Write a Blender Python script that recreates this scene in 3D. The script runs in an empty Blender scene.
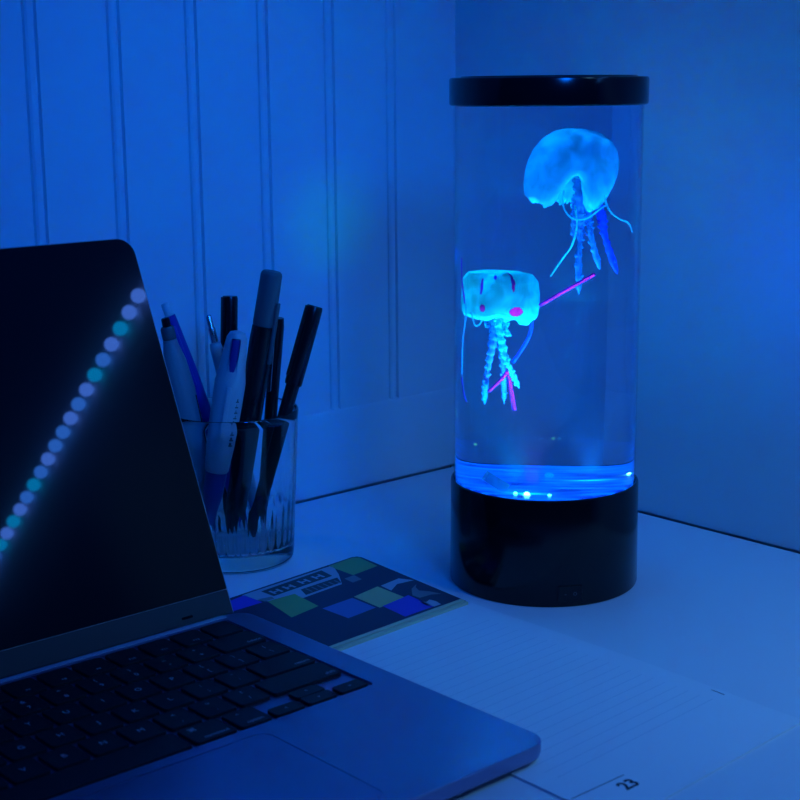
import bpy, bmesh, math, random
from mathutils import Vector, Matrix
R = math.radians
S = 0.001                      # all numbers below are millimetres unless noted
C = bpy.context.scene.collection
sc = bpy.context.scene
random.seed(7)

# ------------------------------------------------------------------ camera
F_PX = 1494.83
PITCH, ROLL, YAW, H = .2062, -.0088, .7305, 288.06
cd = bpy.data.cameras.new('camera'); cam = bpy.data.objects.new('camera', cd); C.objects.link(cam)
cd.sensor_width = 36; cd.lens = 36 * F_PX / 800; cd.clip_start = .01; cd.clip_end = 50
cam.matrix_world = (Matrix.Translation((0, 0, H * S)) @ Matrix.Rotation(-YAW, 4, 'Z') @
                    Matrix.Rotation(R(90) - PITCH, 4, 'X') @ Matrix.Rotation(ROLL, 4, 'Z'))
cd.dof.use_dof = True; cd.dof.focus_distance = .87; cd.dof.aperture_fstop = 20
sc.camera = cam
sc.view_settings.view_transform = 'Standard'; sc.view_settings.look = 'None'
sc.view_settings.gamma = 1; sc.view_settings.exposure = 0; sc.view_settings.use_curve_mapping = False

# ------------------------------------------------------------------ world and room lights
w = bpy.data.worlds.new('world'); sc.world = w; w.use_nodes = True
bg = w.node_tree.nodes['Background']; bg.inputs[0].default_value = (.0, .06, .5, 1); bg.inputs[1].default_value = .035

def area(name, loc, target, size, power, col, spread=180):
    l = bpy.data.lights.new(name, 'AREA'); l.shape = 'DISK'; l.size = size * S; l.energy = power; l.color = col
    l.spread = R(spread)
    o = bpy.data.objects.new(name, l); C.objects.link(o); o.location = Vector(loc) * S
    o.rotation_euler = (Vector(target) - Vector(loc)).to_track_quat('-Z', 'Y').to_euler()
    return o
def spot(name, loc, target, power, col, cone=60, blend=.6, rad=3):
    l = bpy.data.lights.new(name, 'SPOT'); l.energy = power; l.color = col; l.spot_size = R(cone); l.spot_blend = blend
    l.shadow_soft_size = rad * S
    o = bpy.data.objects.new(name, l); C.objects.link(o); o.location = Vector(loc) * S
    o.rotation_euler = (Vector(target) - Vector(loc)).to_track_quat('-Z', 'Y').to_euler()
    return o
area('blue_room_light', (150, -100, 1500), (480, 780, 60), 500, 5.5, (.0, .10, 1))
spot('blue_wall_wash', (380, 120, 520), (560, 813, 165), 8.8, (.0, .14, 1), 50, 1, 60)
area('pale_room_light', (640, -60, 620), (640, 330, 0), 120, .25, (.13, .45, .82), 66)

# ------------------------------------------------------------------ materials
def mat(name, col, rough=.5, spec=.5, metal=0, coat=0, noise=None, bump=None, **kw):
    m = bpy.data.materials.new(name); m.use_nodes = True
    nt = m.node_tree; b = nt.nodes['Principled BSDF']
    b.inputs['Base Color'].default_value = (*col, 1); b.inputs['Roughness'].default_value = rough
    b.inputs['Specular IOR Level'].default_value = spec; b.inputs['Metallic'].default_value = metal
    b.inputs['Coat Weight'].default_value = coat
    for k, v in kw.items(): b.inputs[k.replace('_', ' ')].default_value = v
    if noise or bump:
        tc = nt.nodes.new('ShaderNodeTexCoord'); n = nt.nodes.new('ShaderNodeTexNoise')
        nt.links.new(tc.outputs['Object'], n.inputs['Vector'])
        sc_, amt = noise or bump
        n.inputs['Scale'].default_value = sc_; n.inputs['Detail'].default_value = 4
        if noise:
            mx = nt.nodes.new('ShaderNodeMix'); mx.data_type = 'RGBA'
            mx.inputs[6].default_value = (*[c * (1 - amt) for c in col], 1); mx.inputs[7].default_value = (*[min(1, c * (1 + amt)) for c in col], 1)
            nt.links.new(n.outputs['Fac'], mx.inputs[0]); nt.links.new(mx.outputs[2], b.inputs['Base Color'])
        if bump:
            if noise:
                n2 = nt.nodes.new('ShaderNodeTexNoise'); nt.links.new(tc.outputs['Object'], n2.inputs['Vector'])
                n2.inputs['Scale'].default_value = bump[0]; n2.inputs['Detail'].default_value = 3
            else: n2 = n
            bp = nt.nodes.new('ShaderNodeBump'); bp.inputs['Strength'].default_value = bump[1]; bp.inputs['Distance'].default_value = .001
            nt.links.new(n2.outputs['Fac'], bp.inputs['Height']); nt.links.new(bp.outputs[0], b.inputs['Normal'])
    return m
def emis(name, col, s):
    return mat(name, (0.02, 0.02, 0.02), .4, Emission_Color=(*col, 1), Emission_Strength=s)
def nodes_mat(name):
    m = bpy.data.materials.new(name); m.use_nodes = True; nt = m.node_tree
    nt.nodes.clear(); out = nt.nodes.new('ShaderNodeOutputMaterial'); return m, nt, out
M = {}
M['wall'] = mat('painted_boarding', (.78, .80, .82), .45, .3, noise=(6, .02))
M['wall_r'] = mat('painted_plaster', (.72, .74, .78), .5, .25, noise=(9, .03), bump=(260, .15))
M['desk'] = mat('white_laminate', (.80, .81, .83), .38, .35, noise=(5, .02))
M['black'] = mat('glossy_black_plastic', (.004, .0045, .008), .16, .4)
M['black_top'] = mat('black_lid_top', (.006, .007, .012), .3, .4)
M['alu'] = mat('dark_anodised_aluminium', (.34, .33, .50), .36, .5, metal=.95)
M['alu_rim'] = mat('polished_edge', (.45, .47, .52), .3, .5, metal=.9)
M['key'] = mat('key_plastic', (.008, .009, .013), .5, .4)
M['legend'] = mat('key_legend', (.42, .45, .5), .6, .3)
M['chin'] = mat('display_chin', (.035, .037, .042), .5, .4)
M['pad'] = mat('trackpad_glass', (.33, .32, .49), .35, .5, metal=.95)
M['gap'] = mat('dark_gap', (.004, .004, .006), .7, .1)
M['paper'] = mat('paper', (.86, .87, .88), .7, .2, noise=(30, .015))
M['ink'] = mat('ink', (.03, .035, .05), .7, .2)
M['rule'] = mat('faint_rule', (.62, .66, .72), .7, .2)
M['bulb'] = [emis('pale_bulb', (.075, .23, 1), 15), emis('blue_bulb', (.035, .2, .9), 15), emis('cyan_bulb', (.0, .36, .9), 12)]
M['cord'] = mat('cord', (.5, .5, .5), .5)
M['glass'] = mat('clear_glass', (1, 1, 1), .0, .5, Transmission_Weight=1.0, IOR=1.45)
# the display: black glass with a trace of haze
m, nt, out = nodes_mat('display_glass')
p1 = nt.nodes.new('ShaderNodeBsdfPrincipled'); p1.inputs['Base Color'].default_value = (.002, .002, .003, 1)
p1.inputs['Roughness'].default_value = .02; p1.inputs['Specular IOR Level'].default_value = .42
p2 = nt.nodes.new('ShaderNodeBsdfPrincipled'); p2.inputs['Base Color'].default_value = (.002, .002, .003, 1)
p2.inputs['Roughness'].default_value = .16
mx = nt.nodes.new('ShaderNodeMixShader'); mx.inputs[0].default_value = .1
nt.links.new(p1.outputs[0], mx.inputs[1]); nt.links.new(p2.outputs[0], mx.inputs[2]); nt.links.new(mx.outputs[0], out.inputs[0]); M['display'] = m
# tank wall: thin clear acrylic
m, nt, out = nodes_mat('clear_acrylic_tube')
t = nt.nodes.new('ShaderNodeBsdfTransparent'); t.inputs[0].default_value = (.93, .95, .98, 1)
g = nt.nodes.new('ShaderNodeBsdfGlossy'); g.inputs['Roughness'].default_value = .03
lw = nt.nodes.new('ShaderNodeLayerWeight'); lw.inputs[0].default_value = .5
pw = nt.nodes.new('ShaderNodeMath'); pw.operation = 'POWER'; pw.inputs[1].default_value = 6; nt.links.new(lw.outputs['Facing'], pw.inputs[0])
ml = nt.nodes.new('ShaderNodeMath'); ml.operation = 'MULTIPLY_ADD'; ml.inputs[1].default_value = .6; ml.inputs[2].default_value = .02; nt.links.new(pw.outputs[0], ml.inputs[0])
mx = nt.nodes.new('ShaderNodeMixShader'); nt.links.new(ml.outputs[0], mx.inputs[0])
nt.links.new(t.outputs[0], mx.inputs[1]); nt.links.new(g.outputs[0], mx.inputs[2]); nt.links.new(mx.outputs[0], out.inputs[0]); M['tube'] = m
# water
m, nt, out = nodes_mat('blue_water')
g = nt.nodes.new('ShaderNodeBsdfGlass'); g.inputs['IOR'].default_value = 1.33; g.inputs['Roughness'].default_value = 0
g.inputs['Color'].default_value = (.9, .93, 1, 1)
nt.links.new(g.outputs[0], out.inputs[0])
v = nt.nodes.new('ShaderNodeVolumeScatter'); v.inputs['Color'].default_value = (.3, .6, 1, 1); v.inputs['Density'].default_value = .12
nt.links.new(v.outputs[0], out.inputs[1]); M['water'] = m
def silicone(name, col, trans=.5, clear=.15):
    m, nt, out = nodes_mat(name)
    d = nt.nodes.new('ShaderNodeBsdfDiffuse'); tl = nt.nodes.new('ShaderNodeBsdfTranslucent')
    tc = nt.nodes.new('ShaderNodeTexCoord'); nz = nt.nodes.new('ShaderNodeTexNoise'); nz.inputs['Scale'].default_value = 85; nz.inputs['Distortion'].default_value = 1.2
    nt.links.new(tc.outputs['Object'], nz.inputs['Vector'])
    rp = nt.nodes.new('ShaderNodeValToRGB'); rp.color_ramp.elements[0].position = .35; rp.color_ramp.elements[1].position = .62
    rp.color_ramp.elements[0].color = (*[c * .72 for c in col], 1); rp.color_ramp.elements[1].color = (*col, 1)
    nt.links.new(nz.outputs['Fac'], rp.inputs[0]); nt.links.new(rp.outputs[0], d.inputs[0]); nt.links.new(rp.outputs[0], tl.inputs[0])
    tr = nt.nodes.new('ShaderNodeBsdfTransparent')
    a = nt.nodes.new('ShaderNodeMixShader'); a.inputs[0].default_value = trans
    nt.links.new(d.outputs[0], a.inputs[1]); nt.links.new(tl.outputs[0], a.inputs[2])
    b = nt.nodes.new('ShaderNodeMixShader'); b.inputs[0].default_value = clear
    nt.links.new(a.outputs[0], b.inputs[1]); nt.links.new(tr.outputs[0], b.inputs[2]); nt.links.new(b.outputs[0], out.inputs[0])
    return m
M['jelly_a'] = silicone('sky_blue_silicone', (.02, .8, .97), .55, .12)
M['jelly_b'] = silicone('cyan_silicone', (.02, 1, .93), .5, .1)
M['jelly_arm'] = silicone('blue_frill_silicone', (.02, .48, .9), .5, .2)
M['jelly_deep'] = silicone('deep_blue_silicone', (.01, .16, .9), .5, .2)
M['jelly_pink'] = silicone('pink_silicone', (1, .04, .55), .4, 0)
M['jelly_violet'] = silicone('violet_silicone', (.8, .04, .8), .4, 0)

# ------------------------------------------------------------------ helpers
def finish(bm, name, mats, parent=None, smooth=True, origin=None, autosharp=35):
    """bm is in world millimetres; parent is a root Empty/object at a known location."""
    bmesh.ops.recalc_face_normals(bm, faces=bm.faces[:])
    org = Vector(origin) if origin is not None else (Vector(parent['_o']) if parent is not None else Vector((0, 0, 0)))
    for v_ in bm.verts: v_.co = (v_.co - org) * S
    bm.normal_update()
    me = bpy.data.meshes.new(name)
    if smooth:
        for f in bm.faces: f.smooth = True
        for f in bm.faces:
            if len(f.verts) > 4 or abs(f.normal.z) > .99999: f.smooth = False
        for e in bm.edges:
            if len(e.link_faces) == 2 and (e.calc_face_angle(0) > R(autosharp) or e.link_faces[0].smooth != e.link_faces[1].smooth): e.smooth = False
    bm.to_mesh(me); bm.free()
    for m_ in (mats if isinstance(mats, (list, tuple)) else [mats]): me.materials.append(m_)
    o = bpy.data.objects.new(name, me); C.objects.link(o)
    o['_o'] = list(org)
    if parent is not None:
        o.parent = parent
        o.location = (org - Vector(parent['_o'])) * S
    else: o.location = org * S
    return o
def thing(name, label, cat, loc=(0, 0, 0), group=None):
    o = bpy.data.objects.new(name, None); C.objects.link(o); o.location = Vector(loc) * S; o.empty_display_size = .02
    o['_o'] = list(loc); o['label'] = label; o['category'] = cat
    if group: o['group'] = group
    return o
def struct(o): o['kind'] = 'structure'; return o
def rloop(x0, x1, y0, y1, r, seg=8):
    pts = []
    for cx, cy, a0 in ((x1 - r, y1 - r, 0), (x0 + r, y1 - r, 90), (x0 + r, y0 + r, 180), (x1 - r, y0 + r, 270)):
        for i in range(seg + 1):
            a = R(a0 + 90 * i / seg); pts.append((cx + r * math.cos(a), cy + r * math.sin(a)))
    return pts
def rloop2(x0, x1, y0, y1, rt, rb, seg=8):
    t = rloop(x0, x1, y0, y1, rt, seg); b = rloop(x0, x1, y0, y1, rb, seg); k = 2 * (seg + 1)
    return t[:k] + b[k:]
def add_loops(bm, rings, cap0=True, cap1=True, mi=0):
    vs = [[bm.verts.new(p) for p in ring] for ring in rings]
    n = len(vs[0])
    for a, b in zip(vs, vs[1:]):
        for i in range(n):
            f = bm.faces.new((a[i], a[(i + 1) % n], b[(i + 1) % n], b[i])); f.material_index = mi
    if cap0: bm.faces.new(vs[0][::-1]).material_index = mi
    if cap1: bm.faces.new(vs[-1]).material_index = mi
    return vs
def add_rbox(bm, x0, x1, y0, y1, z0, z1, r=1, bev=.4, mi=0, T=None, seg=5):
    rings = []
    for z, i in ((z0, bev), (z0 + bev, 0), (z1 - bev, 0), (z1 - bev * .3, bev * .3), (z1, bev)):
        rr = max(r - i, .05)
        rings.append([(x, y, z) for x, y in rloop(x0 + i, x1 - i, y0 + i, y1 - i, rr, seg)])
    if T is not None: rings = [[T @ Vector(p) for p in ring] for ring in rings]
    return add_loops(bm, rings, mi=mi)
def frame_from(a, b):
    a, b = Vector(a), Vector(b); z = (b - a).normalized()
    return Matrix.Translation(a) @ z.to_track_quat('Z', 'Y').to_matrix().to_4x4()
def add_lathe(bm, prof, T=None, n=32, mi=0, cap0=True, cap1=True, sx=1, sy=1):
    rings = []
    for r, z in prof:
        rings.append([Vector((max(r, .01) * sx * math.cos(2 * math.pi * i / n), max(r, .01) * sy * math.sin(2 * math.pi * i / n), z)) for i in range(n)])
    if T is not None: rings = [[T @ p for p in ring] for ring in rings]
    return add_loops(bm, rings, cap0, cap1, mi)
def smooth_path(pts, n=8):
    pts = [Vector(p) for p in pts]
    P = [pts[0] * 2 - pts[1]] + pts + [pts[-1] * 2 - pts[-2]]; outp = []
    for i in range(1, len(P) - 2):
        for k in range(n):
            t = k / n; a, b, c, d = P[i - 1], P[i], P[i + 1], P[i + 2]
            outp.append(.5 * ((2 * b) + (c - a) * t + (2 * a - 5 * b + 4 * c - d) * t * t + (3 * b - a - 3 * c + d) * t ** 3))
    outp.append(pts[-1]); return outp
def add_tube(bm, path, rad, n=8, mi=0, flat=1, twist=0):
    """rad: number or function of 0..1"""
    rings = []; L = len(path); up = Vector((.3, .9, .1))
    for i, p in enumerate(path):
        d = (path[min(i + 1, L - 1)] - path[max(i - 1, 0)]).normalized()
        s = d.cross(up).normalized(); u = s.cross(d).normalized()
        r = rad(i / (L - 1)) if callable(rad) else rad
        a0 = twist * i / (L - 1)
        s2 = s * math.cos(a0) + u * math.sin(a0); u2 = u * math.cos(a0) - s * math.sin(a0)
        rings.append([p + s2 * r * math.cos(2 * math.pi * k / n) + u2 * r * flat * math.sin(2 * math.pi * k / n) for k in range(n)])
    add_loops(bm, rings, mi=mi)
def text_mesh(body, size, T, bm, mi=0, extrude=.02, align='CENTER', bold=0):
    cu = bpy.data.curves.new('t', 'FONT'); cu.body = body; cu.size = size; cu.extrude = extrude; cu.offset = bold
    cu.align_x = align; cu.align_y = 'CENTER'; cu.resolution_u = 3
    ob = bpy.data.objects.new('t', cu); C.objects.link(ob)
    dg = bpy.context.evaluated_depsgraph_get(); me = bpy.data.meshes.new_from_object(ob.evaluated_get(dg))
    me.transform(T)
    n0 = len(bm.faces); bm.from_mesh(me); bm.faces.ensure_lookup_table()
    for f in bm.faces[n0:]: f.material_index = mi
    bpy.data.objects.remove(ob); bpy.data.curves.remove(cu); bpy.data.meshes.remove(me)
def add_poly(bm, pts, z, mi=0, thick=0):
    vs = [bm.verts.new((x, y, z)) for x, y in pts]
    f = bm.faces.new(vs); f.material_index = mi
    if thick:
        ex = bmesh.ops.extrude_face_region(bm, geom=[f])
        for g_ in ex['geom']:
            if isinstance(g_, bmesh.types.BMVert): g_.co.z += thick
            elif isinstance(g_, bmesh.types.BMFace): g_.material_index = mi

# ------------------------------------------------------------------ the setting
YW, XW = 813.3, 786.4
# beadboard wall: one extruded profile with grooves and beads
bm = bmesh.new()
prof = [(-260.0, 0.0)]
x = 440.6 - 56.4 * 12
while x < 770:
    for dx, dy in ((-4.9, 0), (-4.3, 2.6), (-3.4, 3.0), (-2.8, .6), (-1.4, -.15), (0, -.35), (1.4, -.15), (2.8, .6), (3.4, 3.0), (4.3, 2.6), (4.9, 0)):
        if x + dx < XW: prof.append((x + dx, dy))
    x += 56.4
prof.append((XW, 0))
prof = sorted(p for p in prof if p[0] >= -260)
a = [[bm.verts.new((px, YW + dy, z)) for px, dy in prof] for z in (55, 900)]
for i in range(len(prof) - 1): bm.faces.new((a[0][i], a[0][i + 1], a[1][i + 1], a[1][i]))
b = [bm.verts.new(p) for p in ((-260, YW + 12, 55), (XW, YW + 12, 55), (XW, YW + 12, 900), (-260, YW + 12, 900))]
bm.faces.new(b)
struct(finish(bm, 'wall_back', M['wall'], autosharp=20))
bm = bmesh.new()
rings = [[(xx, YW - d, z) for d, z in ((-11.5, -40), (-7, -40), (-7, .95), (1.0, .95), (1.0, 59.5), (.3, 61.2), (-1.5, 62), (-11.5, 62))] for xx in (-260, XW)]
add_loops(bm, rings)
struct(finish(bm, 'baseboard_back', M['wall']))
bm = bmesh.new(); add_loops(bm, [[(xx, yy, z) for xx, z in ((XW + 15, -40), (XW + 7, -40), (XW + 7, .65), (XW, .65), (XW, 900), (XW + 15, 900))] for yy in (-520, YW + 12)])
struct(finish(bm, 'wall_right', M['wall_r'], smooth=False))
# desk top, with a fine shadow gap to both walls
bm = bmesh.new(); add_rbox(bm, -260, XW - 2.4, -60, YW - 3.4, -28, 0, 3, .6)
o = finish(bm, 'desk_top', M['desk']); o['label'] = 'white desk top that everything stands on, fitted into the corner of two walls'; o['category'] = 'desk'

# ------------------------------------------------------------------ jellyfish lamp
LX, LY = 634.8, 581.4
lamp = thing('aquarium_lamp', 'tall cylindrical water lamp with black base and black lid standing on the desk', 'lamp', (LX, LY, 0))
TL = Matrix.Translation((LX, LY, 0))
bm = bmesh.new()
add_lathe(bm, [(54.6, 0), (55.3, .5), (55.6, 1.4), (55.2, 60.6), (54.8, 61.6), (53.9, 62), (53.5, 61.6), (53.5, 58), (0, 58)], TL, 128)
base = finish(bm, 'base', M['black'], lamp)
bm = bmesh.new()
add_lathe(bm, [(52.5, 277.6), (54.6, 277.6), (55.6, 278.3), (55.8, 279.5), (55.8, 291.6), (55.4, 292.6), (54.4, 293), (49.5, 293), (49.2, 293.5), (48.8, 293.7), (0, 293.7)], TL, 128)
finish(bm, 'lid', M['black'], lamp)
bm = bmesh.new()
add_lathe(bm, [(53.3, 58.2), (53.3, 278)], TL, 128, cap0=False, cap1=False)
finish(bm, 'tube', M['tube'], lamp)['label'] = 'clear plastic tube'
bm = bmesh.new()
add_lathe(bm, [(52.6, 61.4), (52.6, 277.4)], TL, 160)
finish(bm, 'water', M['water'], lamp)['label'] = 'clear water lit blue'
# LED plate under the water with its diodes

M['plate'] = mat('led_plate', (.05, .25, .8), .3, .6, Emission_Color=(.0, .12, 1, 1), Emission_Strength=.55)
M['led_cyan'] = emis('cyan_diode', (.05, .8, 1), 9); M['led_green'] = emis('green_diode', (.15, 1, .25), 9); M['led_blue'] = emis('blue_diode', (.0, .1, 1), 3)
bm = bmesh.new(); add_lathe(bm, [(52.2, 58.1), (52.2, 61.9), (51.8, 62.2), (0, 62.2)], TL, 96)
plate = finish(bm, 'light_plate', M['plate'], lamp)
nt = M['plate'].node_tree; N = nt.nodes.new; K = nt.links.new
tc = N('ShaderNodeTexCoord'); mp = N('ShaderNodeMapping'); mp.vector_type = 'POINT'; mp.inputs['Rotation'].default_value = (0, 0, math.atan2(LX, LY)); K(tc.outputs['Object'], mp.inputs[0])
st = N('ShaderNodeMapping'); st.inputs['Scale'].default_value = (28, 210, 1); K(mp.outputs[0], st.inputs[0])
nz = N('ShaderNodeTexNoise'); nz.inputs['Scale'].default_value = 1; nz.inputs['Detail'].default_value = 3; K(st.outputs[0], nz.inputs['Vector'])
cr = N('ShaderNodeValToRGB'); K(nz.outputs['Fac'], cr.inputs[0])
cr.color_ramp.elements[0].position = .43; cr.color_ramp.elements[0].color = (0, .015, .35, 1)
cr.color_ramp.elements[1].position = .6; cr.color_ramp.elements[1].color = (0, .22, 1.3, 1)
last = cr.outputs[0]  # caustic streaks above and soft pools below are painted into the emission
for s_, d_, ws, wd, col in ((20, 4, 17, 4.5, (0, 1.5, 1.3, 1)), (-8, -36, 20, 5, (0, 1.6, 1.8, 1)), (34, 14, 7, 3, (.05, 1.1, .4, 1)), (-10, -40, 4, 4, (.1, 2.2, .5, 1))):
    m2 = N('ShaderNodeMapping'); m2.inputs['Location'].default_value = (-s_ / ws, -d_ / wd, 0); m2.inputs['Scale'].default_value = (1000 / ws, 1000 / wd, 0); K(mp.outputs[0], m2.inputs[0])
    gr = N('ShaderNodeTexGradient'); gr.gradient_type = 'QUADRATIC_SPHERE'; K(m2.outputs[0], gr.inputs[0])
    mx = N('ShaderNodeMix'); mx.data_type = 'RGBA'; K(gr.outputs['Fac'], mx.inputs[0]); K(last, mx.inputs[6]); mx.inputs[7].default_value = col; last = mx.outputs[2]
K(last, nt.nodes['Principled BSDF'].inputs['Emission Color']); nt.nodes['Principled BSDF'].inputs['Emission Strength'].default_value = 1
view = Vector((LX, LY, 0)).normalized(); side = Vector((view.y, -view.x, 0))
def tank(s, d, z):             # s: to the right across the view, d: away from the viewer, from the tank axis
    p = Vector((LX, LY, 0)) + side * s + view * d; p.z = z; return p
for nm, s, d, m_, r_ in (('diode', -9, -40, 'led_green', 1.7), ('diode', -15, -38, 'led_cyan', 1.1), ('diode', 3, -41, 'led_cyan', .9),
                         ('diode', 2, 18, 'led_blue', 1.8), ('diode', 34, 14, 'led_green', .9)):
    bm = bmesh.new(); p = tank(s, d, 62.3)
    add_lathe(bm, [(r_, 0), (r_, .6), (r_ * .8, r_ * .7), (r_ * .4, r_ * .95), (0, r_)], Matrix.Translation(p), 16)
    finish(bm, nm, M[m_], lamp)
# small clear bubble outlet, tipped
bm = bmesh.new()
Tn = Matrix.Translation(tank(-25, -28, 66.6)) @ Matrix.Rotation(R(25), 4, 'Y') @ Matrix.Rotation(R(20), 4, 'X') @ Matrix.Rotation(-YAW, 4, 'Z')
add_rbox(bm, -7, 7, -4, 4, -3, 3, .8, .3, T=Tn, seg=2)
finish(bm, 'bubble_outlet', silicone('frosted_outlet', (.3, .9, 1), .6, .35), lamp)
# rocker switch low on the base
ang = math.atan2(-LY, -LX) + .28
Ts = Matrix.Translation((LX + 55.5 * math.cos(ang), LY + 55.5 * math.sin(ang), 8)) @ Matrix.Rotation(ang, 4, 'Z') @ Matrix.Rotation(R(90), 4, 'Y')
bm = bmesh.new(); add_rbox(bm, -4.5, 4.5, -7, 7, -1.4, .5, .6, .25, T=Ts, seg=2); sw = finish(bm, 'rocker_switch', M['black_top'], lamp)
bm = bmesh.new()
Tw = Ts @ Matrix.Translation((0, 0, .55)) @ Matrix.Rotation(R(90), 4, 'Z')
text_mesh('-', 4.5, Tw @ Matrix.Translation((-2.8, 0, 0)), bm); text_mesh('o', 4.5, Tw @ Matrix.Translation((2.8, .2, 0)), bm)
finish(bm, 'switch_marks', mat('grey_print', (.12, .12, .14), .6), sw, smooth=False)
# the lamp's own light, inside the water, then an added red spot
spot('lamp_light', tank(-14, -24, 66), tank(-20, 0, 200), 3.5, (.0, .52, 1), 80, .6, 3)
spot('lamp_light', tank(20, 8, 65), tank(14, 4, 240), 6.0, (.0, .29, 1), 70, .6, 3)
spot('lamp_light', tank(-6, -34, 66), tank(-10, -8, 180), 1.1, (1, .0, .2), 58, .6, 3)  # red spot added so the pink and violet parts show
# added spots beside the tube, standing in for the lamp's light on the walls
spot('lamp_glow', tank(-56, 8, 150), (664, YW, 196), .12, (.0, .9, .35), 26, 1, 8)
spot('lamp_glow', tank(56, 0, 180), (XW, 480, 190), .22, (.0, .06, 1), 120, 1, 20)

# ------------------------------------------------------------------ jellyfish
PXA = .577 / 1.33              # the water enlarges sideways
def jp(px, py, d=0):           # coordinates read off the tank: sideways offset and height
    return tank((px - 545) * PXA, d, 295.2 - (py - 6 - (py - 130) * .025 - 73) * .5815)
def bell(name, parent, c, rx, h, prof, tilt, mats, seed, wav, spots=(), lifts=(), n=96, m_=34):
    rnd = random.Random(seed)
    Tb = Matrix.Translation(c) @ Matrix.Rotation(-YAW, 4, 'Z') @ Matrix.Rotation(R(tilt[0]), 4, 'X') @ Matrix.Rotation(R(tilt[1]), 4, 'Y')
    ph = [rnd.random() * 6.28 for _ in range(6)]
    bm = bmesh.new()
    def surf(off):
        rings = []
        for j in range(m_ + 1):
            t = j / m_
            k = t * (len(prof) - 1); i0 = min(int(k), len(prof) - 2); fr_ = k - i0
            fr2 = fr_
            r0 = prof[i0][0] * (1 - fr2) + prof[i0 + 1][0] * fr2; z0 = prof[i0][1] * (1 - fr2) + prof[i0 + 1][1] * fr2
            ring = []
            for i in range(n):
                a_ = 2 * math.pi * i / n
                wv = (math.sin(3 * a_ + ph[0]) * .5 + math.sin(5 * a_ + ph[1]) * .35 + math.sin(9 * a_ + ph[2]) * .22 + math.sin(17 * a_ + ph[3]) * .1)
                e = max(0, (t - .45) / .55) ** 1.6
                r_ = r0 * rx * (1 + .09 * wav * wv * e) - off
                z_ = z0 * h + h * .16 * wav * e * (math.sin(2 * a_ + ph[4]) * .6 + math.sin(7 * a_ + ph[5]) * .5) - off * (1 - t) + (h * .05 * wav * math.sin(23 * a_ + ph[0] + math.sin(5 * a_) * 3) * e ** 3)
                for la, lw_, am in lifts: z_ += am * e * math.exp(-((((math.degrees(a_) - la + 180) % 360) - 180) / lw_) ** 2)
                ring.append(Tb @ Vector((max(r_, .02) * math.cos(a_), max(r_, .02) * math.sin(a_), z_)))
            rings.append(ring)
        return rings
    A, B = surf(0), surf(.55)
    add_loops(bm, A + B[::-1], True, True)
    if spots:
        Ti = Tb.inverted()
        for f in bm.faces:
            p = Ti @ f.calc_center_median(); a_ = math.degrees(math.atan2(p.y, p.x)) % 360; zz = p.z / h
            for sa, sz, wa, wz, mi in spots:
                if ((((a_ - sa + 180) % 360) - 180) / wa) ** 2 + ((zz - sz) / wz) ** 2 < 1: f.material_index = mi
    o = finish(bm, name, mats, parent, autosharp=80); return o
def arm(name, parent, pts, r0, r1, m_, bumps=9, seed=1, d=0):
    rnd = random.Random(seed); path = smooth_path([jp(*p) if len(p) == 3 else jp(p[0], p[1], d) for p in pts], 14)
    f0 = rnd.random() * 6
    bm = bmesh.new()
    add_tube(bm, path, lambda t: (r0 * (1 - t) + r1 * t) * (1 + .17 * math.sin(bumps * 9 * t + f0) + .12 * math.sin(bumps * 21.1 * t)) * (1 if t < .93 else (1 - t) / .07 * .8 + .2), 8, flat=.75, twist=7)
    # little frill knobs along the edge
    for i in range(5, len(path) - 3, 4):
        p = path[i] + (side * rnd.choice((-1, 1)) * rnd.uniform(.7, 1) + view * rnd.uniform(-1, .2)) * (r0 * (1 - i / len(path)) + r1 * i / len(path)) * .95
        add_lathe(bm, [(.01, -.8), (.6, -.45), (.75, 0), (.6, .45), (.01, .8)], Matrix.Translation(p), 6)
    return finish(bm, name, m_, parent, autosharp=80)
def strand(name, parent, pts, r, m_, d=0, label=None):
    path = smooth_path([jp(*p) if len(p) == 3 else jp(p[0], p[1], d) for p in pts], 10)
    bm = bmesh.new(); add_tube(bm, path, r, 8)
    o = finish(bm, name, m_, parent)
    if label: o['label'] = label
    return o
# upper jellyfish
c1 = jp(571, 170)
ja = thing('jellyfish_ornament', 'upper jellyfish ornament with wide tilted sky blue bell floating under the lamp lid', 'ornament', c1, 'jellyfish in the water lamp')
bell('bell', ja, jp(569, 172, 0), 19.6, 20, [(0, 1.18), (.35, 1.14), (.62, 1.0), (.83, .74), (.96, .4), (1.0, .05), (.99, -.25), (.93, -.6), (.84, -.85), (.7, -.9)], (-7, 12), [M['jelly_a']], 5, .8, lifts=[(280, 20, 17), (232, 20, -6), (325, 14, -5), (345, 8, 6)])
bell('inner_bell', ja, jp(573, 180, 0), 9, 14, [(0, .9), (.5, .8), (.8, .5), (.9, 0), (.7, -.4), (.45, -.9)], (-8, 14), [M['jelly_b']], 11, 1.3)
arm('oral_arm', ja, [(574, 178, -6), (578, 205, -7), (579, 230, -5), (577, 258, -3), (578, 294, -3)], 2.4, 1.5, M['jelly_arm'], 9, 2)
arm('oral_arm', ja, [(580, 180, -4), (586, 215, -3), (590, 240, -2), (598, 270, 0)], 2.3, 1.3, M['jelly_arm'], 8, 3)
arm('oral_arm', ja, [(585, 182, 3), (597, 215, 4), (602, 240, 4), (614, 276, 5)], 2.6, 1.4, M['jelly_deep'], 8, 4)
arm('oral_arm', ja, [(570, 178, -3), (573, 205, -4), (571, 222, -4), (573, 240, -2)], 2.0, 1.1, M['jelly_arm'], 6, 8)
strand('tentacle', ja, [(562, 190, -14), (562, 206, -14), (571, 217, -13), (586, 218, -12), (600, 209, -8), (607, 205, -6)], .42, M['jelly_a'])
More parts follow.
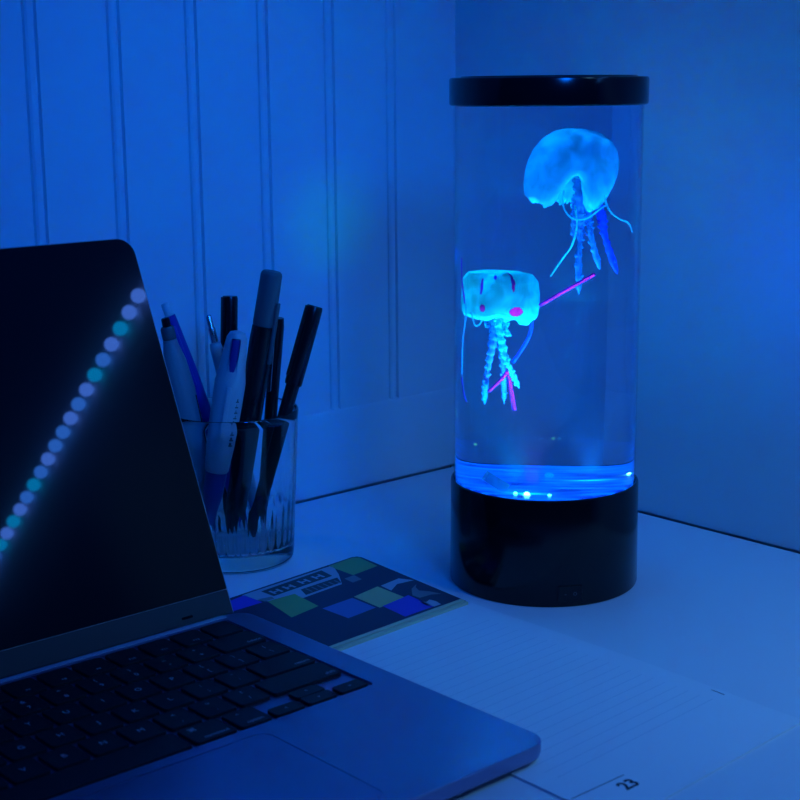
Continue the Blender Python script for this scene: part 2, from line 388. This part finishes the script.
strand('tentacle', ja, [(574, 205, -12), (576, 225, -11), (571, 244, -10), (561, 258, -9), (549, 275, -8)], .48, M['jelly_b'])
strand('tentacle', ja, [(603, 180, -8), (604, 196, -8), (609, 210, -7), (620, 219, -6), (632, 224, -5), (638, 233, -5)], .42, M['jelly_a'])
# lower jellyfish
c2 = jp(498, 300)
jb = thing('jellyfish_ornament', 'lower jellyfish ornament with drum-shaped cyan bell and pink tentacles floating low in the lamp', 'ornament', c2, 'jellyfish in the water lamp')
bell('bell', jb, jp(498, 298, 0), 17.6, 15.5, [(0, .98), (.5, .96), (.82, .86), (.96, .6), (1.0, .15), (1.0, -.3), (.97, -.65), (.9, -.8), (.7, -.72)], (0, 1), [M['jelly_b'], M['jelly_pink'], M['jelly_violet']], 21, .38,
     [(226, .45, 2.6, .30, 2), (281, .66, 3, .36, 1), (229, -.35, 5, .13, 1), (287, -.42, 12, .17, 1), (250, .8, 3, .07, 2)], lifts=[(258, 14, 5), (290, 14, 2), (315, 12, -3), (228, 14, -1)], n=220, m_=70)
bell('inner_bell', jb, jp(493, 305, 0), 7, 12, [(0, .5), (.5, .4), (.8, 0), (.7, -.5), (.55, -1.1)], (0, 0), [M['jelly_b']], 23, 1)
arm('oral_arm', jb, [(492, 312, -4), (491, 335, -5), (487, 360, -5), (483, 385, -4), (482, 408, -4)], 2.5, 1.2, M['jelly_arm'], 9, 5)
arm('oral_arm', jb, [(494, 312, -8), (497, 335, -8), (503, 358, -9), (510, 372, -8), (518, 389, -8)], 2.2, 1.1, M['jelly_b'], 8, 6)
arm('oral_arm', jb, [(500, 315, 2), (501, 345, 2), (503, 375, 1), (504, 408, 0)], 1.9, 1.0, M['jelly_arm'], 9, 7)
arm('oral_arm', jb, [(482, 312, -2), (486, 325, -3), (491, 336, -3)], 1.6, 1.1, M['jelly_arm'], 4, 9)
arm('oral_arm', jb, [(502, 315, -6), (503, 328, -6), (506, 337, -6)], 2.0, 1.4, M['jelly_b'], 3, 10)
strand('tentacle', jb, [(531, 312, -4), (530, 330, -4), (524, 345, -3), (512, 364, -2)], .8, M['jelly_deep'])
strand('tentacle', jb, [(461, 312, -12), (466, 325, -12), (473, 323, -12), (478, 312, -12)], .4, M['jelly_a'])
strand('tentacle', jb, [(459, 306, -4), (459, 320, -3), (456, 345, -1), (455.5, 380, 0)], .4, M['jelly_arm'])
strand('tentacle', jb, [(539, 305, -4), (560, 292, -8), (580, 281, -12), (597, 272, -16)], 1.0, M['jelly_pink'], label='straight pink tentacle')
strand('tentacle', jb, [(510, 366, -6), (500, 380, -6), (485, 394, -7)], .85, M['jelly_pink'], label='pink tentacle')
strand('tentacle', jb, [(506, 365, -3), (509, 385, -3), (514, 413, -3)], .95, M['jelly_violet'], label='violet tentacle')
strand('tentacle', jb, [(454.5, 260, 0), (455, 285, -1), (458, 306, -3)], .45, M['jelly_violet'], label='violet tentacle')
strand('tentacle', jb, [(455, 383, 0), (457, 397, -1), (461, 408, -2)], .45, M['jelly_pink'], label='pink tentacle')

# ------------------------------------------------------------------ laptop
KP, RP = 19.0, 19.97
KX, KY = 296.1, 625.2           # keyboard well: centre x, rear edge y
LX0, LX1, LY0, LY1 = 142.1, 450.1, 406.0, 632.0
lap = thing('laptop', 'open dark aluminium laptop with black keys and a switched-off glossy display', 'laptop', (296.1, 520, 0))
bm = bmesh.new()
rings = []
for z, i in ((2.2, 7.0), (2.4, 4.5), (3.2, 2.2), (4.6, .7), (6.2, .1), (7.5, 0), (10.6, 0), (11.0, .12), (11.2, .35), (11.3, .7)):
    rings.append([(x, y, z) for x, y in rloop(LX0 + i, LX1 - i, LY0 + i, LY1 - i, 11 - i, 8)])
vs = add_loops(bm, rings, cap0=True, cap1=False)
wx0, wx1, wy1, wy0 = KX - 7.25 * KP - .9, KX + 7.25 * KP + .9, KY, KY - 6 * RP - .3
well = [bm.verts.new((x, y, 11.3)) for x, y in rloop(wx0, wx1, wy0, wy1, 2.5, 4)]
tx0, tx1, ty1, ty0 = KX - 68, KX + 68.5, KY - 6 * RP - 7.4, LY0 + 10
tp = [bm.verts.new((x, y, 11.3)) for x, y in rloop(tx0, tx1, ty0, ty1, 6, 6)]
def edges_of(l): return [bm.edges.get((l[i], l[(i + 1) % len(l)])) or bm.edges.new((l[i], l[(i + 1) % len(l)])) for i in range(len(l))]
bmesh.ops.triangle_fill(bm, edges=edges_of(vs[-1]) + edges_of(well) + edges_of(tp), use_beauty=True, use_dissolve=False)
for loop_, dz in ((well, 1.35), (tp, .5)):
    lo = [bm.verts.new(v_.co - Vector((0, 0, dz))) for v_ in loop_]; n = len(lo)
    for i in range(n): bm.faces.new((loop_[i], loop_[(i + 1) % n], lo[(i + 1) % n], lo[i]))
    bm.faces.new(lo)
body = finish(bm, 'keyboard_base', M['alu'], lap)
bm = bmesh.new(); add_rbox(bm, tx0 + .35, tx1 - .35, ty0 + .35, ty1 - .35, 10.85, 11.27, 5.7, .1, seg=6)
finish(bm, 'trackpad', M['pad'], lap)
for fx in (LX0 + 28, LX1 - 28):
    for fy in (LY0 + 20, LY1 - 20):
        bm = bmesh.new(); add_lathe(bm, [(6.5, .05), (7, .4), (7, 2.25)], Matrix.Translation((fx, fy, 0)), 24); finish(bm, 'foot', M['black'], lap)
ZK = 11.75
def key(u0, u1, v0, v1, legend=None):
    """u in key units from the left, v in rows from the rear"""
    x0, x1 = KX + (u0 - 7.25) * KP + 1.15, KX + (u1 - 7.25) * KP - 1.15
    y1, y0 = KY - v0 * RP - 1.2, KY - v1 * RP + 1.2
    if v1 - v0 < .75: 
        if v0 % 1 < .01: y0 = KY - v1 * RP + .25
        else: y1 = KY - v0 * RP - .25
    bm = bmesh.new(); add_rbox(bm, x0, x1, y0, y1, 10.1, ZK, 1.7, .22, seg=4)
    cx, cy = (x0 + x1) / 2, (y0 + y1) / 2
    if legend:
        for txt, size, dx, dy, al in legend:
            ax = cx + dx if al == 'CENTER' else (x1 - 1.8 if al == 'RIGHT' else x0 + 1.8)
            text_mesh(txt, size, Matrix.Translation((ax, cy + dy, ZK + .02)), bm, 1, align=al)
    finish(bm, 'key', [M['key'], M['legend']], lap)
one = lambda t, s=4.6: [(t, s, 0, 0, 'CENTER')]
two = lambda a_, b_: [(a_, 3.9, 0, 3.6, 'CENTER'), (b_, 4.3, 0, -3.4, 'CENTER')]
word = lambda t, al='RIGHT': [(t, 3.5, 0, -5.2, al)]
key(0, 1.5, 0, 1, word('esc', 'LEFT'))
for i in range(12): key(1.5 + i, 2.5 + i, 0, 1, [('F%d' % (i + 1), 2.6, 0, -4.6, 'CENTER')])
key(13.5, 14.5, 0, 1)
for i, (a_, b_) in enumerate(zip('~!@#$%^&*()_+', '`1234567890-=')): key(i, i + 1, 1, 2, two(a_, b_))
key(13, 14.5, 1, 2, word('delete'))
key(0, 1.5, 2, 3, word('tab', 'LEFT'))
for i, ch in enumerate('QWERTYUIOP'): key(1.5 + i, 2.5 + i, 2, 3, one(ch))
for i, (a_, b_) in enumerate(zip('{}|', '[]\\')): key(11.5 + i, 12.5 + i, 2, 3, two(a_, b_))
key(0, 1.75, 3, 4, word('caps lock', 'LEFT'))
for i, ch in enumerate('ASDFGHJKL'): key(1.75 + i, 2.75 + i, 3, 4, one(ch))
for i, (a_, b_) in enumerate(zip(':"', ";'")): key(10.75 + i, 11.75 + i, 3, 4, two(a_, b_))
key(12.75, 14.5, 3, 4, word('return'))
key(0, 2.25, 4, 5, word('shift', 'LEFT'))
for i, ch in enumerate('ZXCVBNM'): key(2.25 + i, 3.25 + i, 4, 5, one(ch))
for i, (a_, b_) in enumerate(zip('<>?', ',./')): key(9.25 + i, 10.25 + i, 4, 5, two(a_, b_))
key(12.25, 14.5, 4, 5, word('shift'))
key(0, 1, 5, 6, word('fn', 'LEFT')); key(1, 2, 5, 6, [('control', 2.8, 0, -5.2, 'CENTER')]); key(2, 3, 5, 6, [('option', 2.9, 0, -5.2, 'CENTER')])
key(3, 4.25, 5, 6, [('command', 3.1, 0, -5.2, 'CENTER')]); key(4.25, 9.25, 5, 6)
key(9.25, 10.5, 5, 6, [('command', 3.3, 1.5, -5.2, 'CENTER'), ('\u2318', 4.5, -5, 4.5, 'CENTER')])
key(10.5, 11.5, 5, 6, [('option', 3.4, 1, -5.2, 'CENTER'), ('^', 4, -2, 4, 'CENTER')])
key(11.5, 12.5, 5.5, 6, one('<', 3.2)); key(12.5, 13.5, 5, 5.5, one('^', 3.2)); key(12.5, 13.5, 5.5, 6, one('v', 3.0)); key(13.5, 14.5, 5.5, 6, one('>', 3.2))
# display lid, leaning back
th = math.atan(.44)
TD = Matrix(((1, 0, 0, KX), (0, math.sin(th), -math.cos(th), 640), (0, math.cos(th), math.sin(th), 8), (0, 0, 0, 1)))  # local x right, y up the display, z towards the viewer
HS = 217.5
bm = bmesh.new()
rings = []
for z, i in ((-4.3, 1.6), (-4.1, .6), (-3.6, .1), (-3.0, 0), (-.7, 0), (-.35, .12), (-.15, .4)):
    rings.append([TD @ Vector((x, y, z)) for x, y in rloop2(-154 + i, 154 - i, -2 + i, HS - i, 10.5 - i, 2.5 - i, 8)])
add_loops(bm, rings)
lid = finish(bm, 'display_lid', M['alu_rim'], lap)
bm = bmesh.new(); add_loops(bm, [[TD @ Vector((x, y, z)) for x, y in rloop2(-153.2 + i, 153.2 - i, 13.2 + i, HS - .8 - i, 9.6 - i, .8 - i, 8)] for z, i in ((-.14, 0), (.15, 0), (.25, .1))])
finish(bm, 'display_glass', M['display'], lap)['label'] = 'switched-off black display'
bm = bmesh.new(); add_rbox(bm, -153.2, 153.2, -1, 13.0, -.14, .15, 1, .1, T=TD, seg=3)
add_rbox(bm, 121, 128, 3.2, 4.6, .16, .3, .4, .05, mi=1, T=TD, seg=2)
finish(bm, 'display_chin', [M['chin'], M['gap']], lap)
bm = bmesh.new()
add_lathe(bm, [(3.4, -150), (3.6, -149.6), (3.6, 149.6), (3.4, 150)], Matrix.Translation((KX, 636.0, 6.4)) @ Matrix.Rotation(R(90), 4, 'Y'), 24)
finish(bm, 'hinge', M['black_top'], lap)
bm = bmesh.new(); add_rbox(bm, KX - 147, KX + 140, 627.0, 630.8, 11.32, 12.0, .5, .2)  # added pale strip, paints in the bright reflection along the deck's rear edge
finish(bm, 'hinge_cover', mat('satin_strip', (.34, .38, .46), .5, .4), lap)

# ------------------------------------------------------------------ writing pad
NA = R(4.2)
pad = thing('writing_pad', 'open spiral-less writing pad with ruled white pages and a patchwork cover folded back', 'notebook', (520, 577, 0))
pad['label'] = 'open ruled writing pad with yellow bound edge and dark patchwork cover flipped over'
def sheet(name, quad, z0, z1, m_, mats=None):
    bm = bmesh.new(); add_poly(bm, quad, z0, 0, z1 - z0); return bm
bm = sheet('p', [(428, 350), (566.5, 356), (569.8, 457), (568.2, 574.5), (432, 567.5)], .05, 1.1, None)
for y in range(24):
    yy = 560 - y * 7.1
    if yy < 386: break
    x1_ = 556 if y > 1 else 545
    add_poly(bm, [(440, yy - .16 - 3), (x1_, yy - .16 + 2.6), (x1_, yy + .16 + 2.6), (440, yy + .16 - 3)], 1.13, 1)
add_poly(bm, [(430, 376.6), (463.2, 376.2), (463.2, 376.7), (430, 377.1)], 1.13, 2)
text_mesh('23', 9.4, Matrix.Translation((457.6, 369.2, 1.13)), bm, 2, bold=.28)
add_poly(bm, [(564.2, 398.5), (564.9, 398.5), (565.3, 406.5), (564.8, 406.5)], 1.13, 2)  # dark tick paints the shadow at the curled page edge
finish(bm, 'ruled_pages', [M['paper'], M['rule'], M['ink']], pad, smooth=False)
M['navy'] = mat('navy_print', (.03, .035, .075), .5, .3); M['green'] = mat('green_print', (.24, .40, .13), .5, .3)
M['yellow'] = mat('yellow_print', (.55, .50, .22), .5, .3); M['mid'] = mat('blue_print', (.12, .17, .42), .5, .3)
M['violet'] = mat('violet_print', (.10, .06, .55), .5, .3); M['pale'] = mat('pale_print', (.40, .46, .52), .5, .3)
M['dark'] = mat('charcoal_print', (.05, .05, .06), .5, .3); M['grey'] = mat('grey_print_patch', (.22, .22, .22), .5, .3)
bm = sheet('c', [(437, 569.5), (566.3, 577.6), (575.6, 679.5), (574.6, 682.6), (571.5, 683.9), (440, 670.5)], .05, 2.15, None)
art = [
 (1, [(483.4, 654.1), (502.8, 653.8), (499.7, 628.2), (477.2, 624.0)]),
 (4, [(455, 668.6), (469.5, 669.8), (480.3, 672.0), (480.4, 655.0), (455, 654.2)]),
 (5, [(478.9, 672.8), (552.3, 679.6), (543.9, 663.6), (533.7, 648.4), (500.3, 644.6), (502.6, 653.9), (483.6, 654.3), (480.6, 660.3)]),
 (1, [(549.3, 680.2), (564.8, 682.0), (571.4, 682.8), (574.2, 680.0), (571.4, 659.8), (549.1, 656.5)]),
 (2, [(524.4, 626.5), (546.0, 630.7), (545.0, 606.2), (523.1, 602.4)]),
 (3, [(498.7, 623.6), (522.4, 625.6), (521.5, 604.0), (499.2, 601.5)]),
 (4, [(525.9, 603.5), (549.0, 607.1), (546.5, 583.2), (523.7, 582.0)]),
 (5, [(548.4, 630.5), (564.9, 633.2), (569.5, 624.4), (557.3, 626.1), (547.1, 619.8)]),
 (5, [(546.1, 595.7), (548.5, 591.5), (552.7, 593.2), (553.5, 588.7), (552, 582.9), (546.8, 582.9), (544.8, 587.5)]),
]
for mi, pl in art: add_poly(bm, pl, 2.19, mi)
top = [
 (6, [(491.0, 670.5), (540.9, 676.5), (539.1, 663.9), (491.4, 658.8)]),
 (6, [(509.9, 657.4), (539.3, 659.6), (535.3, 651.0), (506.2, 647.7)]),
 (7, [(549.5, 656), (541, 655), (540, 646), (548, 647)]), (7, [(481.5, 661), (490, 659), (489, 655), (482, 655)]),
 (7, [(565.6, 618.3), (557.6, 613.8), (550.3, 605.1), (550.5, 599.1), (559.1, 598.7), (564.4, 595.6), (562.2, 603.5), (558.8, 608.7), (561.3, 614.3)]),
]
for mi, pl in top: add_poly(bm, pl, 2.23, mi)
for gx, gy in ((497.4, 664.6), (507.7, 665.6), (520.3, 667.4), (531.8, 668.6)):   # glyph-like marks in the dark bar
    for dx in (-3.4, 1.6): add_poly(bm, [(gx + dx, gy - 3), (gx + dx + 1.8, gy - 2.9), (gx + dx + 1.8, gy + 3.1), (gx + dx, gy + 3)], 2.27, 5)
    add_poly(bm, [(gx - 3.4, gy - .8), (gx + 3.4, gy - .6), (gx + 3.4, gy + .8), (gx - 3.4, gy + .6)], 2.27, 5)
for k in range(6): add_poly(bm, [(512 + k * 4.3, 650), (513 + k * 4.3, 650), (513.4 + k * 4.3, 656.5), (512.4 + k * 4.3, 656.5)], 2.27, 7)
finish(bm, 'cover', [M['navy'], M['green'], M['yellow'], M['mid'], M['violet'], M['pale'], M['dark'], M['grey']], pad, smooth=False)['label'] = 'dark cover printed with a patchwork of coloured squares'
bm = bmesh.new()
for y0, y1, zt in ((577.7, 580.9, 3.0), (574.7, 577.3, 2.6)):
    n0 = len(bm.verts)
    add_rbox(bm, 437, 565.5, y0, y1, .05, zt, .5, .5, seg=2)
    bm.verts.ensure_lookup_table()
    for v_ in bm.verts[n0:]: v_.co.y += (v_.co.x - 568.4) * .058
finish(bm, 'binding', mat('yellow_binding', (.62, .60, .38), .55, .3), pad)['label'] = 'yellow binding strip'

# ------------------------------------------------------------------ drinking glass with pens
GX, GY = 522.5, 737.0
def cup_rings():
    n = 144; outer = []; inner = []
    for z, r in ((0.1, 31.5), (.5, 33.4), (1.6, 34.8), (4, 35.3), (12, 35.7), (30, 36.6), (60, 38.2), (90, 39.8), (95.2, 40.1), (96, 39.6)):
        outer.append([(GX + r * math.cos(2 * math.pi * i / n), GY + r * math.sin(2 * math.pi * i / n), z) for i in range(n)])
    for z, r, f in ((96, 38.9, 0), (95.2, 38.4, 0), (90, 38.0, 0), (60, 36.4, 0), (42, 35.4, 0), (36, 35.0, .25), (28, 34.4, .9), (16, 33.2, 1.0), (11.5, 31.5, .8), (10, 29.5, .2), (9.5, 24, 0), (9.3, 8, 0)):
        inner.append([(GX + (r - f * (.5 + .5 * math.cos(36 * 2 * math.pi * i / n)) * 1.3) * math.cos(2 * math.pi * i / n),
                       GY + (r - f * (.5 + .5 * math.cos(36 * 2 * math.pi * i / n)) * 1.3) * math.sin(2 * math.pi * i / n), z) for i in range(n)])
    return outer + inner
bm = bmesh.new(); add_loops(bm, cup_rings())
cup = finish(bm, 'drinking_glass', M['glass'], origin=(GX, GY, 0), autosharp=60)
cup['label'] = 'clear ribbed drinking glass used as a pen holder behind the laptop'; cup['category'] = 'glass'

def pen(name, label, top, bot, parts, group='pens in the drinking glass', twist=0):
    """parts: list of (part name, [(r, t)...] or callable, material); t is mm from the lower tip along the pen"""
    top, bot = Vector(top), Vector(bot)
    t = thing(name, label, 'pen', bot, group)
    T = frame_from(bot, top) @ Matrix.Rotation(twist, 4, 'Z'); L = (top - bot).length
    for pn, fn, m_ in parts:
        bm = bmesh.new()
        if callable(fn): fn(bm, T, L)
        else: add_lathe(bm, [(r, (L + z) if z < 0 else z) for r, z in fn], T, 28)
        finish(bm, pn, m_, t)
    return t
def facing(top, bot):          # twist so the pen's local +x points at the camera
    T = frame_from(bot, top); v_ = T.to_3x3().inverted() @ (Vector((0, 0, H)) - Vector(top)); return math.atan2(v_.y, v_.x)
P_ = lambda name, col, r=.35, **k: mat(name, col, r, .5, **k)
M['pb'] = P_('black_pen_plastic', (.006, .006, .009), .25); M['pg'] = P_('grey_pen_plastic', (.10, .105, .11), .5)
M['pw'] = P_('pale_pen_plastic', (.44, .48, .50), .35); M['pc'] = P_('grey_white_barrel', (.24, .29, .30), .4)
M['pu'] = P_('violet_blue_plastic', (.035, .025, .32), .35); M['ps'] = mat('silver_metal', (.6, .6, .62), .25, .5, metal=1)
M['er'] = P_('white_eraser', (.60, .68, .68), .7); M['pn'] = P_('navy_slider', (.02, .03, .22), .35)
def clip(x0, w, z0, z1, h=1.4, off=0):
    def f(bm, T, L): add_rbox(bm, x0, x0 + h, -w / 2, w / 2, (L + z0) if z0 < 0 else z0, (L + z1) if z1 < 0 else z1, .5, .25, T=T, seg=2)
    return f
a_, b_ = (488.5, 756.2, 153.7), (508.7, 744.3, 18.2)
pen('correction_pen', 'thick pale grey pen leaning left behind the laptop display edge', a_, b_, [
    ('barrel', [(1.2, 0), (2.4, 8), (5.5, 16), (8.0, 34), (8.8, 60), (8.8, 92), (7.2, 110), (4.8, 120), (4.2, 124)], M['pc']),
    ('cap', [(4.0, 124.2), (4.2, 125), (4.2, -7), (3.6, -5.5)], M['pg']), ('button', [(2.6, -5.4), (2.6, -.6), (2.0, -.01)], M['pb']),
    ('marking', clip(8.3, 1.2, 42, 88, .8), M['pb'])], twist=facing(a_, b_) + R(70))
a_, b_ = (494.2, 764.4, 161.3), (532.8, 739.5, 15.6)
pen('mechanical_pencil', 'violet-blue mechanical pencil with a white eraser end', a_, b_, [
    ('barrel', [(.8, 0), (1.6, 8), (3.6, 16), (4.2, 30), (4.4, 70), (4.6, 110), (4.0, 128), (3.6, 142), (3.4, 144.5)], M['pu']),
    ('eraser', [(2.7, 144.7), (2.8, 145.2), (2.8, -1), (2.2, -.01)], M['er']), ('clip', clip(4.75, 2.4, 100, 138), M['pu'])], twist=facing(a_, b_))
a_, b_ = (518.5, 754.5, 152.4), (542.3, 737.7, 12.7)
pen('click_pen', 'slim pale pen with a silver push button, half hidden behind the white pen', a_, b_, [
    ('barrel', [(.8, 0), (2.6, 12), (3.6, 24), (3.7, 60), (3.9, 122), (3.3, 125)], M['pw']),
    ('push_button', [(2.1, 125.2), (2.3, 126), (2.3, 134), (1.8, 135), (1.8, -1), (1.2, -.01)], M['ps']), ('clip', clip(4.1, 2.2, 92, 121), M['ps'])], twist=facing(a_, b_) + R(60))
a_, b_ = (536.7, 756.4, 162.2), (525.9, 751.7, 11.7)
pen('felt_tip_pen', 'upright black capped pen standing at the back of the glass', a_, b_, [
    ('barrel', [(1, 0), (3.4, 6), (4.0, 20), (4.1, 93.6)], M['pb']), ('cap', [(4.6, 94), (4.9, 95), (4.9, -1.5), (4.4, -.01)], M['pb']), ('clip', clip(4.95, 3, -38, -.5), M['pb'])], twist=facing(a_, b_) - R(50))
a_, b_ = (516.9, 721.4, 146.5), (497.7, 735.0, 17.5)
def sliders(bm, T, L):
    add_rbox(bm, 5.9, 8.1, -2.7, 2.7, L - 27, L - 4, 2.2, .5, T=T, seg=4)
def marks(bm, T, L):
    rnd = random.Random(3); Tm = T @ Matrix.Rotation(R(42), 4, 'Z')
    for k in range(9):
        z0 = 62 + k * 3.4
        add_rbox(bm, 8.1, 9.4, -1.2, 1.2, z0, z0 + .7, .2, .05, T=Tm, seg=1)
        add_rbox(bm, 8.1, 9.4, -1.2 + rnd.random(), -.4 + rnd.random(), z0 + .7, z0 + 2.2, .2, .05, T=Tm, seg=1)
t4 = pen('four_colour_pen', 'thick white retractable pen with a dark blue slider at the front of the glass', a_, b_, [
    ('lower_barrel', [(.9, 0), (2.2, 6), (4.5, 18), (6.2, 32), (6.6, 43.8)], M['pn']),
    ('upper_barrel', [(6.4, 44), (7.2, 45), (8.4, 60), (9.2, 85), (9.3, 100), (8.0, 108), (7.0, 120), (6.2, -4), (4.6, -1), (2, -.01)], M['pw']), ('marking', marks, M['pg']),
    ('slider', sliders, M['pn']), ('clip', clip(9.2, 3.0, 66, 98, 1.2), M['pw'])], twist=facing(a_, b_))
a_, b_ = (545.0, 723.5, 179.8), (522.2, 742.1, 13.9)
pen('marker_pen', 'tallest pen, black marker with a dull grey cap', a_, b_, [
    ('barrel', [(1.5, 0), (5, 8), (6.6, 20), (7.2, 60), (7.4, 126), (7.0, 134.4)], M['pb']), ('cap', [(6.6, 134.6), (7.0, 136), (6.9, 140), (6.6, -2.5), (6.2, -1), (5.2, -.01)], M['pg']),
    ('clip', clip(7.0, 3.4, 112, 150, 1.6), M['pg'])], twist=facing(a_, b_) + R(60))
a_, b_ = (553.4, 729.8, 149.5), (548.2, 745.7, 9.9)
pen('ballpoint_pen', 'slim black pen with a shiny clip beside the tall grey-capped marker', a_, b_, [
    ('barrel', [(.9, 0), (2.8, 10), (3.9, 22), (4.0, 100), (4.2, -6), (3.6, -.01)], M['pb']), ('clip', clip(4.2, 2.2, -46, -4, 1.1), M['ps'])], twist=facing(a_, b_) - R(25))
a_, b_ = (565.9, 708.7, 157.8), (520.8, 721.0, 17.0)
pen('fineliner_pen', 'glossy black capped fineliner leaning furthest out over the glass rim', a_, b_, [
    ('barrel', [(1, 0), (3.2, 7), (4.1, 16), (4.2, 98)], M['pb']), ('cap', [(5.0, 98.2), (5.4, 99.4), (5.3, 140), (5.1, -1.2), (4.6, -.01)], M['pb']), ('clip', clip(5.4, 2.6, -45, -.8, 1.4), M['pb'])], twist=facing(a_, b_) - R(50))

# ------------------------------------------------------------------ bulb string along the right wall, seen mirrored in the dark display
A_, B_ = Vector((778.5, 287.7, 514.7)), Vector((778.5, -176.6, 535.3))
step = (B_ - A_) / 18.0
ls = thing('light_string', 'string of round blue-white bulbs along the wall, mirrored in the laptop display', 'string lights', A_)
bm = bmesh.new(); add_tube(bm, [A_ + step * k + Vector((6.8, 0, 3)) for k in (-.4, 8, 16, 24.4)], .9, 8); finish(bm, 'cord', M['cord'], ls)
order = [0, 0, 2, 0, 1, 2, 0, 1, 0, 1, 1, 0, 1, 2, 1, 0, 2, 0, 2, 1, 0, 1, 2, 1, 0]
b0 = None
for k in range(25):
    bm = bmesh.new(); add_lathe(bm, [(7.3 * math.sin(math.pi * j / 12), -7.3 * math.cos(math.pi * j / 12)) for j in range(13)], Matrix.Translation(A_ + step * k), 20)
    finish(bm, 'bulb', M['bulb'][order[k]], ls)
for o in bpy.data.objects:
    if '_o' in o: del o['_o']
